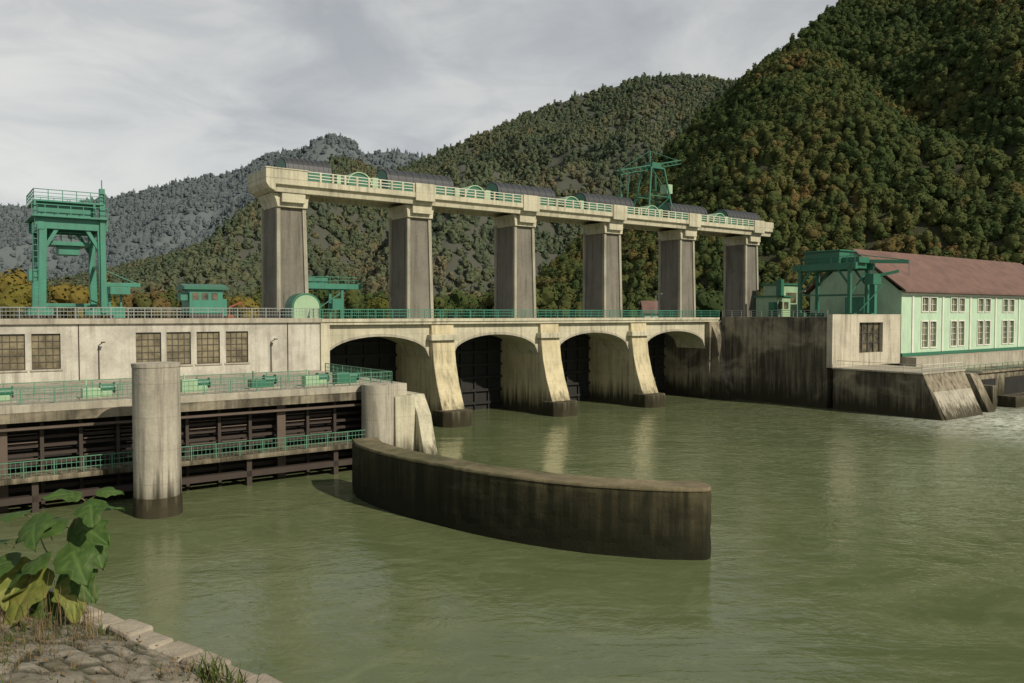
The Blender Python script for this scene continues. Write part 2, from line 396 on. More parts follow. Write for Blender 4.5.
# ------------------------------------------------------------ lower intake dock
Q=empty('tailrace_dock')
q=MB('upper_slab',M_conc,Q,0.03); q.box(-62,-0.9,-27.0,-7.02,6.75,7.3); q.done()
q=MB('upper_fascia',M_old,Q); q.box(-62,-1.4,-27.15,-26.7,6.1,6.74); q.done()
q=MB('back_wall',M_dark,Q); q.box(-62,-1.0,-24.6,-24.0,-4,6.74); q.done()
q=MB('end_wall',M_pil,Q,0.04); q.box(-1.0,0.5,-26.9,-7.25,-4,7.28); q.done()
q=MB('stoplog_beams',M_brown,Q)
for z in(2.9,3.5,4.1,4.7,5.3): q.box(-62,-3,-25.6,-25.3,z,z+.22)
for z in(0.3,1.1): q.box(-62,-3,-25.8,-25.4,z,z+.3)
x=-60
while x<-4:
    q.box(x-.12,x+.12,-26.0,-25.7,-2,6.1); x+=2.45
q.done()
q=MB('stoplog_plates',M_brown2,Q)
x=-60; i=0
while x<-4:
    if i%3!=1: q.box(x+.2,x+2.2,-25.9,-25.86,3.3,3.4); q.box(x+.2,x+2.2,-25.9,-25.86,4.5,4.58); q.box(x+.2,x+2.2,-25.9,-25.86,5.1,5.15)
    if i%4==0: q.box(x-.35,x+.35,-26.4,-26.1,-2,6.1)
    x+=2.45; i+=1
q.box(-62,-3,-26.9,-26.65,5.55,5.72)
q.done()
q=MB('lower_walkway',M_old,Q,0.03); q.box(-62,-3.4,-28.4,-25.9,2.15,2.5); q.done()
q=MB('lower_beam',M_brown,Q); q.box(-62,-3.4,-28.0,-27.4,0.7,1.15)
x=-58
while x<-4: q.box(x-.2,x+.2,-28,-27.5,-3,2.15); x+=7.3
q.done()
rail('upper_railing',Q,[(-62,-26.85,7.3),(-1.0,-26.85,7.3),(-1.0,-12,7.3)],M_rail,h=1.1,post=2.0,bars=.33,nr=3,rw=.04)
rail('inner_railing',Q,[(-62,-20,7.3),(-6,-20,7.3)],M_rail,h=1.0,post=2.0,nr=3,rw=.04)
rail('lower_railing',Q,[(-62,-28.3,2.5),(-4.2,-28.3,2.5),(-3.6,-26.3,2.5)],M_rail,h=1.1,post=1.8,bars=.3,nr=3,rw=.04)
q=MB('corner_pillar',M_pil,Q,smooth=True); q.cyl((-3.0,-28.0,-4),(-3.0,-28.0,7.45),1.4,n=40); q.done()
q=MB('pier_nose',M_cream,Q,0.06); q.prism([(-22,6.3),(-27.6,6.3),(-28.8,4.6),(-30.3,0),(-30.6,-3),(-22,-3)],'x',0.52,1.9)
q.box(-1.5,.5,-28.4,-26.92,-3,6.25); q.done()
for i,(x,y) in enumerate([(-24.5,-24.5),(-20.5,-24),(-17.5,-24.3),(-12,-24.2),(-7.4,-24.5),(-4.6,-24.6),(-31,-24)]):
    e=empty('gate_winch'); w=MB('housing',M_green if i%2 else M_lgreen,e,0.03)
    w.box(x-.9,x+.3,y-.5,y+.5,7.38,8.05+.15*(i%3)); w.box(x+.35,x+1.1,y-.3,y+.3,7.38,7.8); w.beam((x-.6,y,8.0),(x-.6,y,8.8),.1); w.done()
    w=MB('drum',M_green,e,smooth=True); w.cyl((x+.32,y,8.0),(x+1.3,y,8.0),.28); w.cyl((x+.3,y,8.0),(x+.38,y,8.0),.42); w.cyl((x+1.25,y,8.0),(x+1.33,y,8.0),.42); w.done()
    w=MB('base',M_conc,e); w.box(x-1.1,x+1.5,y-.6,y+.6,7.302,7.378); w.done()
P=empty('round_pillar'); p=MB('shaft',M_pil,P,smooth=True); p.cyl((-22.1,-33.2,-4),(-22.1,-33.2,10.0),1.5,n=64); p.done()
p=MB('cap',M_pil,P,smooth=True); p.cyl((-22.1,-33.2,10.0),(-22.1,-33.2,10.25),1.54,n=64); p.done()
p=MB('foot',M_old,P,smooth=True); p.cyl((-22.1,-33.2,-4),(-22.1,-33.2,1.3),1.62,1.53,n=64); p.done()

# ------------------------------------------------------------ curved training wall
T=empty('training_wall',False)
cpts=[(-12.3,61.2),(-11.2,58.2),(-8.4,54.4),(-5.2,51.3),(-1.8,48.4),(1.9,46.0),(5.6,44.4),(8.6,43.7),(10.5,43.6)]
def cr(P,n):
    out=[]
    for i in range(len(P)-1):
        p0=P[max(i-1,0)];p1=P[i];p2=P[i+1];p3=P[min(i+2,len(P)-1)]
        for j in range(n):
            t=j/n
            out.append(tuple(0.5*((2*p1[k])+(-p0[k]+p2[k])*t+(2*p0[k]-5*p1[k]+4*p2[k]-p3[k])*t*t+(-p0[k]+3*p1[k]-3*p2[k]+p3[k])*t**3) for k in(0,1)))
    out.append(P[-1]); return out
fr=cr(cpts,8)
def offs(path,d):
    o=[]
    for i,p in enumerate(path):
        a=Vector(path[max(i-1,0)]);b=Vector(path[min(i+1,len(path)-1)]);t=(b-a).normalized(); nrm=Vector((-t.y,t.x)); o.append((p[0]+nrm.x*d,p[1]+nrm.y*d))
    return o
def ring(d0,d1,rt):
    f=offs(fr,d0); b=offs(fr,d1)
    tip=[]
    c=(Vector(f[-1])+Vector(b[-1]))/2; v=Vector(f[-1])-c
    for i in range(1,8):
        an=math.pi*i/8
        r=Matrix.Rotation(an,2)@v; tip.append((c.x+r.x*rt,c.y+r.y))
    return f+tip+b[::-1]
def wallsheet(name,mat,poly,z0,z1,top=True,amp=0.05,step=.3):
    pts=[]
    n=len(poly)
    for i in range(n):
        a=Vector(poly[i]);b=Vector(poly[(i+1)%n]);k=max(1,int((b-a).length/step))
        for j in range(k): pts.append(a.lerp(b,j/k))
    n=len(pts); nz=max(2,int((z1-z0)/.3)); m=MB(name,mat,T)
    vs=[]
    for j in range(nz+1):
        z=z0+(z1-z0)*j/nz
        for i,p in enumerate(pts):
            t=(pts[(i+1)%n]-pts[i-1]).normalized(); nn=Vector((t.y,-t.x))
            d=noise.fractal(Vector((p.x*.8,p.y*.8,z*1.1)),.8,2.2,4)*amp
            zz=z
            if j==nz: d-=.04; zz=z+.03*noise.noise(Vector((p.x*2,p.y*2,0)))
            vs.append((p.x+nn.x*d,p.y+nn.y*d,zz))
    fs=[(j*n+i,j*n+(i+1)%n,(j+1)*n+(i+1)%n,(j+1)*n+i) for j in range(nz) for i in range(n)]
    fs.append(tuple(nz*n+i for i in range(n)))
    m.add(vs,fs); return m.done()
wallsheet('wall_body',M_isl,ring(0,2.0,.6),-3,3.80)
wallsheet('wall_coping',M_isltop,ring(-.02,2.02,.61),3.80,3.98,amp=.05)

# ------------------------------------------------------------ right abutment & powerhouse
A=empty('right_abutment')
a=MB('river_wall',M_old,A,0.05); a.box(69.2,87.6,-25.3,-6.4,-4,13.1); a.box(66.4,88,-6.4,14,-4,12.3); a.prism([(-6.4,11.8),(-7.5,9.5),(-8.0,5),(-9.4,1),(-9.4,-4),(-6.4,-4)],'x',66.9,69.19); a.done()
a=MB('end_block',concrete('concrete_end',(0.54,0.50,0.39),dark=(.12,.10,.07),streak=0.7),A); a.wall(69.1,87.6,-26.2,-25.32,5.9,13.5,[(76.0,82.5,7.8,12.3)]); a.done()
a=MB('end_glass',M_glass,A); a.box(76,82.5,-25.6,-25.5,7.8,12.3); a.done()
a=MB('end_mullions',M_frame,A)
for x in(76.1,77.6,79.2,80.8,82.4): a.box(x-.12,x+.12,-25.75,-25.61,7.8,12.3)
for z in(9.3,10.8): a.box(76,82.5,-25.74,-25.61,z-.06,z+.06)
a.done()
a=MB('platform',M_old,A,0.06); a.prism([(-26.25,-4),(-26.25,5.7),(-39,5.7),(-42,-1),(-42,-4)],'x',69.3,80.5); a.done()
a=MB('platform_slab',M_conc,A,0.04); a.box(69.0,80.7,-39.1,-26.25,5.72,5.95); a.done()
a=MB('ramp_face',M_conc,A); a.prism([(-38.9,5.7),(-42.3,-1.2),(-42.0,-1.2),(-38.7,5.7)],'x',70.0,80.2); a.done()
a=MB('second_pier',M_old,A,0.05); a.prism([(-26.2,-4),(-26.2,5.2),(-38.6,5.2),(-41.6,-1),(-41.6,-4)],'x',83.2,85.4); a.box(80.5,150,-33,-26.25,-4,4.2); a.box(80.6,150,-33.4,-26.3,4.2,4.5); a.box(92,150,-41,-38.5,-4,1.6); a.box(87,88.2,-40,-33,-4,3.4); a.done()
a=MB('tailrace_opening_shade',M_dark,A)  # flat dark sheets on the solid wall, painted shade for the openings
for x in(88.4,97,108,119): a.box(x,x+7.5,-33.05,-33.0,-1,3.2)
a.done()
rail('platform_railing',A,[(69.4,-26.8,5.95),(69.4,-38.8,5.95),(80.3,-38.8,5.95)],M_crail,h=1.0,post=2.4,nr=2,pw=.06,rw=.04)
rail('tailrace_railing',A,[(80.7,-33.2,4.5),(150,-33.2,4.5)],M_rail,h=1.1,post=2.0,nr=3)
rail('wall_railing',A,[(69.4,-6.5,13.1),(69.4,-25.2,13.1)],M_grail,h=1.0,post=1.8,nr=3)

B=empty('green_powerhouse')
ops=[];wx=[]
for c in(96.8,106.5,116.2,125.9,135.6,145.3):
    for s in(-1.35,1.35):
        wx.append(c+s); ops+= [(c+s-.95,c+s+.95,8.2,12.3),(c+s-.95,c+s+.95,14.0,16.2)]
b=MB('front_wall',M_gwall,B); b.wall(88.2,150,-26,-25.6,6.2,17.2,ops); b.done()
b=MB('gable_wall',M_gwall,B); b.prism([(-25.59,6),(-25.59,17.2),(-18,23.6),(-10,17.2),(-10,6)],'x',88.2,88.6); b.done()
b=MB('rear_wall',M_gwall,B); b.box(88.6,149.5,-10.4,-10.05,6,17.2); b.prism([(-25.59,6),(-25.59,17.2),(-18,23.6),(-10,17.2),(-10,6)],'x',149.6,150); b.done()
b=MB('roof',M_roof,B); b.prism([(-27.0,16.95),(-27.0,17.25),(-18,24.2),(-9,17.25),(-9,16.95),(-18,23.8)],'x',87.5,151); b.done()
b=MB('trim',M_white,B,0.02)
b.box(88,150.2,-26.25,-26.0,16.55,16.9)
for x in wx:
    for z0,z1 in((8.2,12.3),(14.0,16.2)):
        b.box(x-1.2,x-.96,-26.12,-26.0,z0-.2,z1+.2); b.box(x+.96,x+1.2,-26.12,-26.0,z0-.2,z1+.2); b.box(x-.96,x+.96,-26.12,-26.0,z1,z1+.2); b.box(x-.96,x+.96,-26.14,-26.0,z0-.2,z0)
        b.box(x-.05,x+.05,-25.9,-25.82,z0,z1)
        n=4 if z1<13 else 2
        for k in range(1,n): b.box(x-.95,x+.95,-25.89,-25.83,z0+(z1-z0)*k/n-.04,z0+(z1-z0)*k/n+.04)
for k in range(7): b.box(91.3+k*9.7,91.8+k*9.7,-26.15,-26,7.4,16.55)
b.done()
b=MB('glass',M_gblk,B)
for x in wx: b.box(x-.95,x+.95,-25.75,-25.7,8.2,12.3); b.box(x-.95,x+.95,-25.75,-25.7,14,16.2)
b.done()
b=MB('plinth',M_green,B); b.box(88.1,150,-26.3,-26.0,6.9,7.4); b.done()
b=MB('plinth_concrete',M_conc,B); b.box(88.1,150,-28.5,-26.02,4.5,6.85); b.done()
C=empty('portal_crane'); c=MB('frame',M_green,C,0.02)
for x in(77.8,82.6):
    for y in(-15,-23.5): c.beam((x,y,13.1),(x,y,20.6),.5,.5); c.box(x-.4,x+.4,y-1,y+1,13.1,13.7)
    c.box(x-.3,x+.3,-24.6,-13.8,20.3,21.3)
    c.beam((x,-15.3,18.2),(x,-17,20.4),.28); c.beam((x,-23.2,18.2),(x,-21.5,20.4),.28)
    c.beam((x,-15,16.5),(x,-23.5,16.5),.18)
for y in(-15,-23.5): c.box(77.4,83,y-.3,y+.3,20.5,21.3); c.beam((77.8,y,16.5),(82.6,y,20.2),.15)
c.box(78.2,82.2,-21.5,-15.5,21.3,23.2); c.box(77.9,82.5,-21.8,-15.2,23.2,23.4)
c.box(78.8,81.6,-24.4,-21.6,21.3,22.2)
c.beam((80,-20,21.8),(84.5,-29,21.4),.4,.55); c.beam((80,-19,23.3),(84.3,-28.5,21.7),.12)
c.beam((80.5,-23.5,18.8),(83.5,-28,20.0),.4,.45)
c.beam((84.5,-29,21.2),(84.5,-29,19.5),.07); c.box(80,82.2,-26,-24.6,18.0,19.6)
c.beam((78,-25,14),(81,-27,18),.14)
c.done()
rail('top_railing',C,[(77.6,-24.4,21.3),(77.6,-13.9,21.3)],M_green,h=1,post=1.4,nr=2)
c=MB('mech',M_teal,C); c.box(84.0,86.5,-22,-19,13.1,16.2); c.box(83.9,84.6,-24,-23,13.1,19); c.done()
E=empty('switch_house'); e=MB('walls',M_lgreen,E,.02); e.box(80,84,-9,-5,13.1,16.4); e.box(86,91,-6,-2,12.3,18.6); e.done()
e=MB('roof',M_green,E); e.box(79.7,84.3,-9.3,-4.7,16.4,16.65); e.box(85.7,91.3,-6.3,-1.7,18.6,18.9); e.box(84.2,85,-7,-6,13,19.5); e.box(78,79,-10,-9,13.1,15.5); e.done()
e=MB('windows',M_glass,E); e.box(80.6,81.8,-9.04,-9,14.4,15.6); e.box(82.2,83.4,-9.04,-9,14.4,15.6); e.box(87,90,-6.04,-6,15.5,17.3); e.done()
for (x,y,z0) in [(60.5,-0.3,12.98),(69.8,-20,13.1)]:
    e=empty('street_lamp'); m=MB('pole',M_grail,e); m.cyl((x,y,z0),(x,y,z0+3.6),.06,.04,8); m.beam((x,y,z0+3.6),(x,y-.9,z0+3.8),.06); m.box(x-.12,x+.12,y-1.3,y-.8,z0+3.75,z0+3.88); m.done()

# ------------------------------------------------------------ water
m,nt,b,o=newmat('river_water_mat')
g=N(nt,'ShaderNodeNewGeometry'); Pn=g.outputs['Position']
sw=noise_n(nt,0.05,4,Pn,(1,1.7,1),0.6,2.2)
sw2=noise_n(nt,0.22,5,Pn,(1,1.4,1),0.65,2.8)
col=mixc(nt,mrange(nt,sw,0.35,0.68),(0.092,0.116,0.050),(0.128,0.150,0.070))
col=mixc(nt,mrange(nt,sw2,0.50,0.75,0,0.55),col,(0.18,0.205,0.11))
vd=N(nt,'ShaderNodeVectorMath',operation='DISTANCE'); nt.links.new(Pn,vd.inputs[0]); vd.inputs[1].default_value=(68,97,0)
fo=noise_n(nt,0.6,6,Pn,(1,2.2,1),0.7,1.5)
near=mrange(nt,vd.outputs['Value'],4,26,1,0)
fm_=mul(nt,near,mrange(nt,fo,0.40,0.54))
fo2=noise_n(nt,0.33,6,Pn,(1,2.0,1),0.75,3.0)
near2=mrange(nt,vd.outputs['Value'],15,80,.75,0)
col=mixc(nt,mul(nt,near2,mrange(nt,fo2,0.48,0.64)),col,(0.30,0.33,0.22))
col=mixc(nt,fm_,col,(0.66,0.68,0.60))
nt.links.new(col,b.inputs['Base Color'])
b.inputs['IOR'].default_value=1.33
nt.links.new(mrange(nt,fm_,0,1,0.07,0.6),b.inputs['Roughness'])
w1=noise_n(nt,0.45,3,Pn,(1,1.6,1),0.55,1.2); w2=noise_n(nt,2.6,3,Pn,(1,1.5,1),0.6,0.5)
ad=N(nt,'ShaderNodeMath',operation='ADD'); nt.links.new(mul(nt,w1,0.9),ad.inputs[0]); nt.links.new(mul(nt,w2,0.28),ad.inputs[1])
a2=N(nt,'ShaderNodeMath',operation='ADD'); nt.links.new(mrange(nt,sw,0.35,0.65,0.35,1.1),a2.inputs[0]); nt.links.new(mrange(nt,vd.outputs['Value'],5,70,1.6,0),a2.inputs[1])
amp=mul(nt,ad.outputs[0],a2.outputs[0])
bump(nt,amp,b,0.5,0.15)
w=MB('river_water',m); w.add([(-260,-60,0),(300,-60,0),(300,190,0),(-260,190,0)],[(0,1,2,3)]); w.done()

# ------------------------------------------------------------ ground
m,nt,b,o=newmat('valley_grass'); g=N(nt,'ShaderNodeNewGeometry')
n=noise_n(nt,0.05,6,g.outputs['Position'])
nt.links.new(mixc(nt,n,(0.04,0.06,0.02),(0.10,0.09,0.04)),b.inputs['Base Color']); b.inputs['Roughness'].default_value=1
M_gr=m
gd=MB('ground',M_gr); gd.add([(-3500,-1500,-4),(3500,-1500,-4),(3500,4500,-4),(-3500,4500,-4)],[(0,1,2,3)]); gd.done()
def loc(x,y,z=0):
    return (ORG.x+.807*x-.59*y, ORG.y+.59*x+.807*y, z)
vg=MB('valley_ground',M_gr)
vg.add([loc(-400,14.5,10),loc(66,14.5,10),loc(90,14.5,10),loc(90,-9.5,10),loc(151,-9.5,10),loc(260,-60,10),(600,3000,10),(-2500,3000,10),(-900,200,10)],[(0,1,2,3,4,5,6,7,8)])
vg.add([loc(-400,14.5,10),loc(90,14.5,10),loc(90,14.5,-4),loc(-400,14.5,-4)],[(0,1,2,3)])
vg.add([loc(150,-26,10),loc(260,-60,10),loc(260,-60,-4),loc(150,-40,-4)],[(0,1,2,3)])
vg.done()
# ------------------------------------------------------------ hills
def hillmat(name,a,bc):
    m,nt,b,o=newmat(name); g=N(nt,'ShaderNodeNewGeometry')
    n=noise_n(nt,0.15,5,g.outputs['Position'])
    nt.links.new(mixc(nt,n,a,bc),b.inputs['Base Color']); b.inputs['Roughness'].default_value=1
    return m
def lerpl(pts,s):
    f=s*(len(pts)-1); i=min(int(f),len(pts)-2); t=f-i; t2=t*t*(3-2*t)*.5+t*.5
    return Vector(pts[i]).lerp(Vector(pts[i+1]),t2)
def hill(name,crest,base,mat,amp,fs,expo=1.0,nu=140,nv=50,tampl=0.04):
    vs=[];rows=nv+8
    for i in range(nu+1):
        s=i/nu; c=lerpl(crest,s); b=lerpl(base,s)
        for j in range(rows+1):
            t=j/nv
            if t<=1:
                p=b.lerp(c,t); p.z=b.z+(c.z-b.z)*(t**expo)
            else:
                p=b.lerp(c,t); p.z=c.z-(t-1)*(c.z-b.z)*0.9
            w=math.sin(math.pi*min(t,1))**0.7 if 0<t<1 else 0
            rel=min(1,(c.z-b.z)/(amp*2.5))
            nz=noise.fractal(Vector((p.x*fs,p.y*fs*0.6,3.1)),0.9,2.1,5)
            rid=abs(noise.noise(Vector((p.x*fs*1.6+7,p.y*fs*0.5,1.7))))
            p.z+=amp*w*rel*(nz*0.8+rid*1.4-0.5)+ (noise.fractal(Vector((p.x*fs*5,p.y*fs*5,0)),1,2,3)*amp*tampl if t>0.05 else 0)
            vs.append(tuple(p))
    R=rows+1
    fs_=[(i*R+j,(i+1)*R+j,(i+1)*R+j+1,i*R+j+1) for i in range(nu) for j in range(rows)]
    m=MB(name,mat,smooth=False); m.v=vs; m.f=fs_; o=m.done()
    for p in o.data.polygons: p.use_smooth=True
    return o
def pz(u,v,Y): return ((u-512)/800*Y, Y, 13.55+(314-v)/800*Y)
crestR=[pz(470,322,360),pz(545,278,390),pz(605,222,420),pz(655,170,440),pz(705,118,455),pz(770,66,475),pz(834,12,500),pz(900,-35,530),pz(1000,-105,560),pz(1150,-200,600),pz(1400,-240,640)]
baseR=[pz(470,322,350),(8,345,9),(30,320,9),(50,300,9),(68,280,9),(90,262,9),(115,245,9),(140,228,9),(180,205,9),(240,180,9),(420,150,9)]
M_h1=hillmat('hill_soil_near',(0.022,0.030,0.010),(0.042,0.038,0.016))
M_h2=hillmat('hill_soil_mid_hazed',(0.055,0.066,0.048),(0.072,0.070,0.055))
M_h3=hillmat('hill_soil_far_hazed',(0.10,0.122,0.13),(0.11,0.128,0.132))  # mid and far soil colours carry a painted grey-blue haze tint
hR=hill('forested_hillside',crestR,baseR,M_h1,24,0.011,0.95)
crestM=[pz(-260,309,800),pz(-100,300,850),pz(60,284,900),pz(200,252,950),pz(300,216,1000),pz(370,184,1050),pz(430,159,1100),pz(480,138,1120),pz(530,117,1130),pz(580,98,1150),pz(640,82,1150),pz(700,80,1150),pz(760,92,1150),pz(850,110,1150),pz(1000,130,1150)]
baseM=[(-700,420,9),(-560,420,9),(-420,420,9),(-330,430,9),(-250,430,9),(-200,430,9),(-150,440,9),(-100,450,9),(-50,460,9),(0,480,9),(60,500,9),(120,520,9),(200,540,9),(300,560,9),(420,560,9)]
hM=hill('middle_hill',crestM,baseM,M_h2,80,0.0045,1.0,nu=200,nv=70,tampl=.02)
crestF=[pz(-350,225,1900),pz(-200,210,1900),pz(-60,220,1850),pz(20,215,1800),pz(70,206,1800),pz(120,198,1800),pz(180,184,1800),pz(230,174,1850),pz(280,165,1900),pz(340,157,1950),pz(400,153,2000),pz(430,161,2000),pz(500,176,2000),pz(700,200,2000)]
baseF=[(x,950+abs(x)*.1,9) for x in (-1700,-1400,-1150,-1000,-900,-800,-700,-600,-500,-400,-300,-200,-100,200)]
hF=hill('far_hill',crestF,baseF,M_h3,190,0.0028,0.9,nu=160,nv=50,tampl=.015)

# ------------------------------------------------------------ forest instancing
def leafmat(name,stops,haze,hc,gain=1.0):
    m,nt,b,o=newmat(name)
    oi=N(nt,'ShaderNodeObjectInfo'); rp=N(nt,'ShaderNodeValToRGB')
    g=N(nt,'ShaderNodeNewGeometry')
    n=noise_n(nt,0.013,4,g.outputs['Position'])
    s=N(nt,'ShaderNodeMath',operation='ADD'); nt.links.new(mul(nt,oi.outputs['Random'],0.5),s.inputs[0]); nt.links.new(mrange(nt,n,0.36,0.64,-0.15,0.5),s.inputs[1])
    nt.links.new(s.outputs[0],rp.inputs[0])
    el=rp.color_ramp.elements
    el[0].position=stops[0][0]; el[0].color=c4([x*gain for x in stops[0][1]]); el[1].position=stops[-1][0]; el[1].color=c4([x*gain for x in stops[-1][1]])
    for p,c in stops[1:-1]:
        e=el.new(p); e.color=c4([x*gain for x in c])
    col=mixc(nt,haze,rp.outputs[0],hc)  # aerial haze is blended into the foliage base colour, stronger with distance
    nt.links.new(col,b.inputs['Base Color']); b.inputs['Roughness'].default_value=0.95
    b.inputs['Specular IOR Level'].default_value=0.1
    return m
aut=[(0.0,(0.028,0.046,0.013)),(0.3,(0.038,0.058,0.016)),(0.58,(0.062,0.072,0.020)),(0.78,(0.088,0.076,0.024)),(0.92,(0.108,0.074,0.026)),(1.0,(0.13,0.11,0.032))]
M_bark=paint('bark',(0.06,0.05,0.04),rough=0.95)
def crown(name,mat,seed,nleaf=420,ls=0.2,kind=0,sub=2,trunk=True):
    rnd=random.Random(seed); vs=[];fs=[]
    lobes=[]
    for i in range(9 if kind==0 else 7):
        if kind==0:
            th=rnd.uniform(0,6.28); rr=rnd.uniform(0.15,0.6); zz=rnd.uniform(0.9,2.0)
            lobes.append((Vector((math.cos(th)*rr,math.sin(th)*rr,zz)),rnd.uniform(0.35,0.58)))
        else:
            zz=.7+i*.33; lobes.append((Vector((rnd.uniform(-.08,.08),rnd.uniform(-.08,.08),zz)),.62*(1-i/8)+.08))
    bm=bmesh.new(); bmesh.ops.create_icosphere(bm,subdivisions=sub,radius=1.0)
    cen=Vector((0,0,1.4))
    for v in bm.verts:
        d=v.co.normalized(); best=.25
        for c,r in lobes:
            oc=cen-c; bq=oc.dot(d); cq=oc.dot(oc)-(r*.92)**2; disc=bq*bq-cq
            if disc>0: best=max(best,-bq+math.sqrt(disc))
        v.co=cen+d*best*(0.93+.12*noise.noise(d*3+Vector((seed,0,0))))
    bm.verts.ensure_lookup_table()
    vs=[v.co.copy() for v in bm.verts]; fs=[tuple(v.index for v in f.verts) for f in bm.faces]; bm.free()
    for i in range(nleaf):
        c,r=rnd.choice(lobes)
        d=Vector((rnd.gauss(0,1),rnd.gauss(0,1),rnd.gauss(0,1)+.3)).normalized()
        p=c+d*r*rnd.uniform(0.85,1.15)
        n=(d+Vector((rnd.uniform(-.5,.5),rnd.uniform(-.5,.5),rnd.uniform(-.1,.7)))).normalized()
        a=n.orthogonal().normalized(); a=Matrix.Rotation(rnd.uniform(0,6.28),3,n)@a; bb=n.cross(a)
        s=ls*rnd.uniform(.5,1.15); k=len(vs)
        vs+=[p+a*s*.6,p+bb*s*.45+n*s*.1,p-a*s*.55,p-bb*s*.5]; fs.append((k,k+1,k+2,k+3))
    me=bpy.data.meshes.new(name)
    def tube(p,q,r0,r1,n=5):
        p=Vector(p);q=Vector(q);d=(q-p).normalized();a=d.orthogonal().normalized();b2=d.cross(a);k=len(vs)
        for cc_,r in((p,r0),(q,r1)):
            for i in range(n):
                t=6.283*i/n; vs.append(cc_+a*r*math.cos(t)+b2*r*math.sin(t))
        for i in range(n): fs.append((k+i,k+(i+1)%n,k+n+(i+1)%n,k+n+i))
    nl=len(fs)
    if trunk:
        tube((0,0,-.3),(0,0,1.2),.07,.045)
        for c,r in lobes[:4]: tube((0,0,.6+.2*rnd.random()),c,.035,.015,4)
    me.from_pydata([tuple(v) for v in vs],[],fs); me.materials.append(mat); me.materials.append(M_bark)
    for i,p in enumerate(me.polygons):
        if i>=nl: p.material_index=1
    return bpy.data.objects.new(name,me)
def protos(cname,mat,n,nleaf,ls,seed,sub,trunk=True):
    c=bpy.data.collections.new(cname)
    for i in range(n):
        c.objects.link(crown(cname+'_crown',mat,seed+i,nleaf,ls,1 if i==n-1 else 0,sub,trunk))
    return c
def scatter_gn(name,coll,pts,scl):
    me=bpy.data.meshes.new(name); me.from_pydata(pts,[],[])
    at=me.attributes.new('scl','FLOAT','POINT'); at.data.foreach_set('value',scl)
    o=bpy.data.objects.new(name,me); COL.objects.link(o)
    ng=bpy.data.node_groups.new(name,'GeometryNodeTree')
    ng.interface.new_socket('Geometry',in_out='INPUT',socket_type='NodeSocketGeometry'); ng.interface.new_socket('Geometry',in_out='OUTPUT',socket_type='NodeSocketGeometry')
    gi=ng.nodes.new('NodeGroupInput'); go=ng.nodes.new('NodeGroupOutput'); ip=ng.nodes.new('GeometryNodeInstanceOnPoints')
    ci=ng.nodes.new('GeometryNodeCollectionInfo'); ci.inputs['Collection'].default_value=coll; ci.inputs['Separate Children'].default_value=True; ci.inputs['Reset Children'].default_value=True
    na=ng.nodes.new('GeometryNodeInputNamedAttribute'); na.data_type='FLOAT'; na.inputs['Name'].default_value='scl'
    rv=ng.nodes.new('FunctionNodeRandomValue'); rv.data_type='FLOAT_VECTOR'; rv.inputs[0].default_value=(-.06,-.06,0); rv.inputs[1].default_value=(.06,.06,6.28)
    ng.links.new(gi.outputs[0],ip.inputs['Points']); ng.links.new(ci.outputs[0],ip.inputs['Instance']); ip.inputs['Pick Instance'].default_value=True
    ng.links.new(rv.outputs[0],ip.inputs['Rotation'])
    s=[x for x in na.outputs if x.enabled][0]
    ng.links.new(s,ip.inputs['Scale']); ng.links.new(ip.outputs[0],go.inputs[0])
    md=o.modifiers.new('scatter','NODES'); md.node_group=ng
    return o
def surf_pts(o,n,r0,r1,rnd,umax=0.85):
    me=o.data; ar=[];tot=0;pl=[]
    for p in me.polygons:
        c=p.center
        if c.y>0 and abs(c.x/c.y)>umax: continue
        tot+=p.area; ar.append(tot); pl.append(p.index)
    pts=[];sc=[]
    for i in range(n):
        k=min(bisect.bisect_left(ar,rnd.random()*tot),len(pl)-1)
        vv=[me.vertices[j].co for j in me.polygons[pl[k]].vertices]; a,b=rnd.random(),rnd.random()
        p=vv[0].lerp(vv[1],a).lerp(vv[3].lerp(vv[2],a),b)
        s=rnd.uniform(r0,r1); pts.append((p.x,p.y,p.z-s*.9)); sc.append(s)
    return pts,sc
rnd=random.Random(3)
cN=protos('near_forest',leafmat('foliage_near',aut,0.04,(0.1,0.1,0.1),1.05),6,150,.22,10,3)
cM=protos('mid_forest',leafmat('foliage_mid_hazed',aut,0.42,(0.10,0.115,0.10),1.25),4,40,.36,40,2,False)
cF=protos('far_forest',leafmat('foliage_far_hazed',aut,0.88,(0.11,0.135,0.148),1.0),3,12,.42,70,2,False)
p,s=surf_pts(hR,10500,2.4,4.6,rnd,.8); scatter_gn('hillside_forest',cN,p,s)
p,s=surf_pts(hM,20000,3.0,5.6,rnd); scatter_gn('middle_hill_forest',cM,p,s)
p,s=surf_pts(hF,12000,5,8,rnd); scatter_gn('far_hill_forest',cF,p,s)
pts=[];sc=[]
for i in range(700):
    X=rnd.uniform(-230,110); Y=rnd.uniform(185,420)
    if X>20 and Y>250: continue
    lx=(X-ORG.x)*.807+(Y-ORG.y)*.59; ly=-(X-ORG.x)*.59+(Y-ORG.y)*.807
    if ly<30: continue
    s_=rnd.uniform(2.6,5.0); pts.append((X,Y,9.8)); sc.append(s_)
scatter_gn('valley_trees',cN,pts,sc)
pts=[];sc=[]
ylw=[(0.0,(0.08,0.085,0.02)),(0.5,(0.13,0.115,0.026)),(1.0,(0.16,0.11,0.028))]
cY=protos('yellow_trees',leafmat('foliage_yellow',ylw,0.0,(0.1,0.1,0.1)),3,420,.17,90,3)
for X,Y,s_ in [(-86,140,4.6),(-92,148,5.4),(-99,150,5),(-80,148,4.6),(-106,152,5),(-77,152,3.8),(-58,175,3.8),(-30,180,3.6)]:
    pts.append((X,Y,9.0)); sc.append(s_)
scatter_gn('autumn_trees',cY,pts,sc)

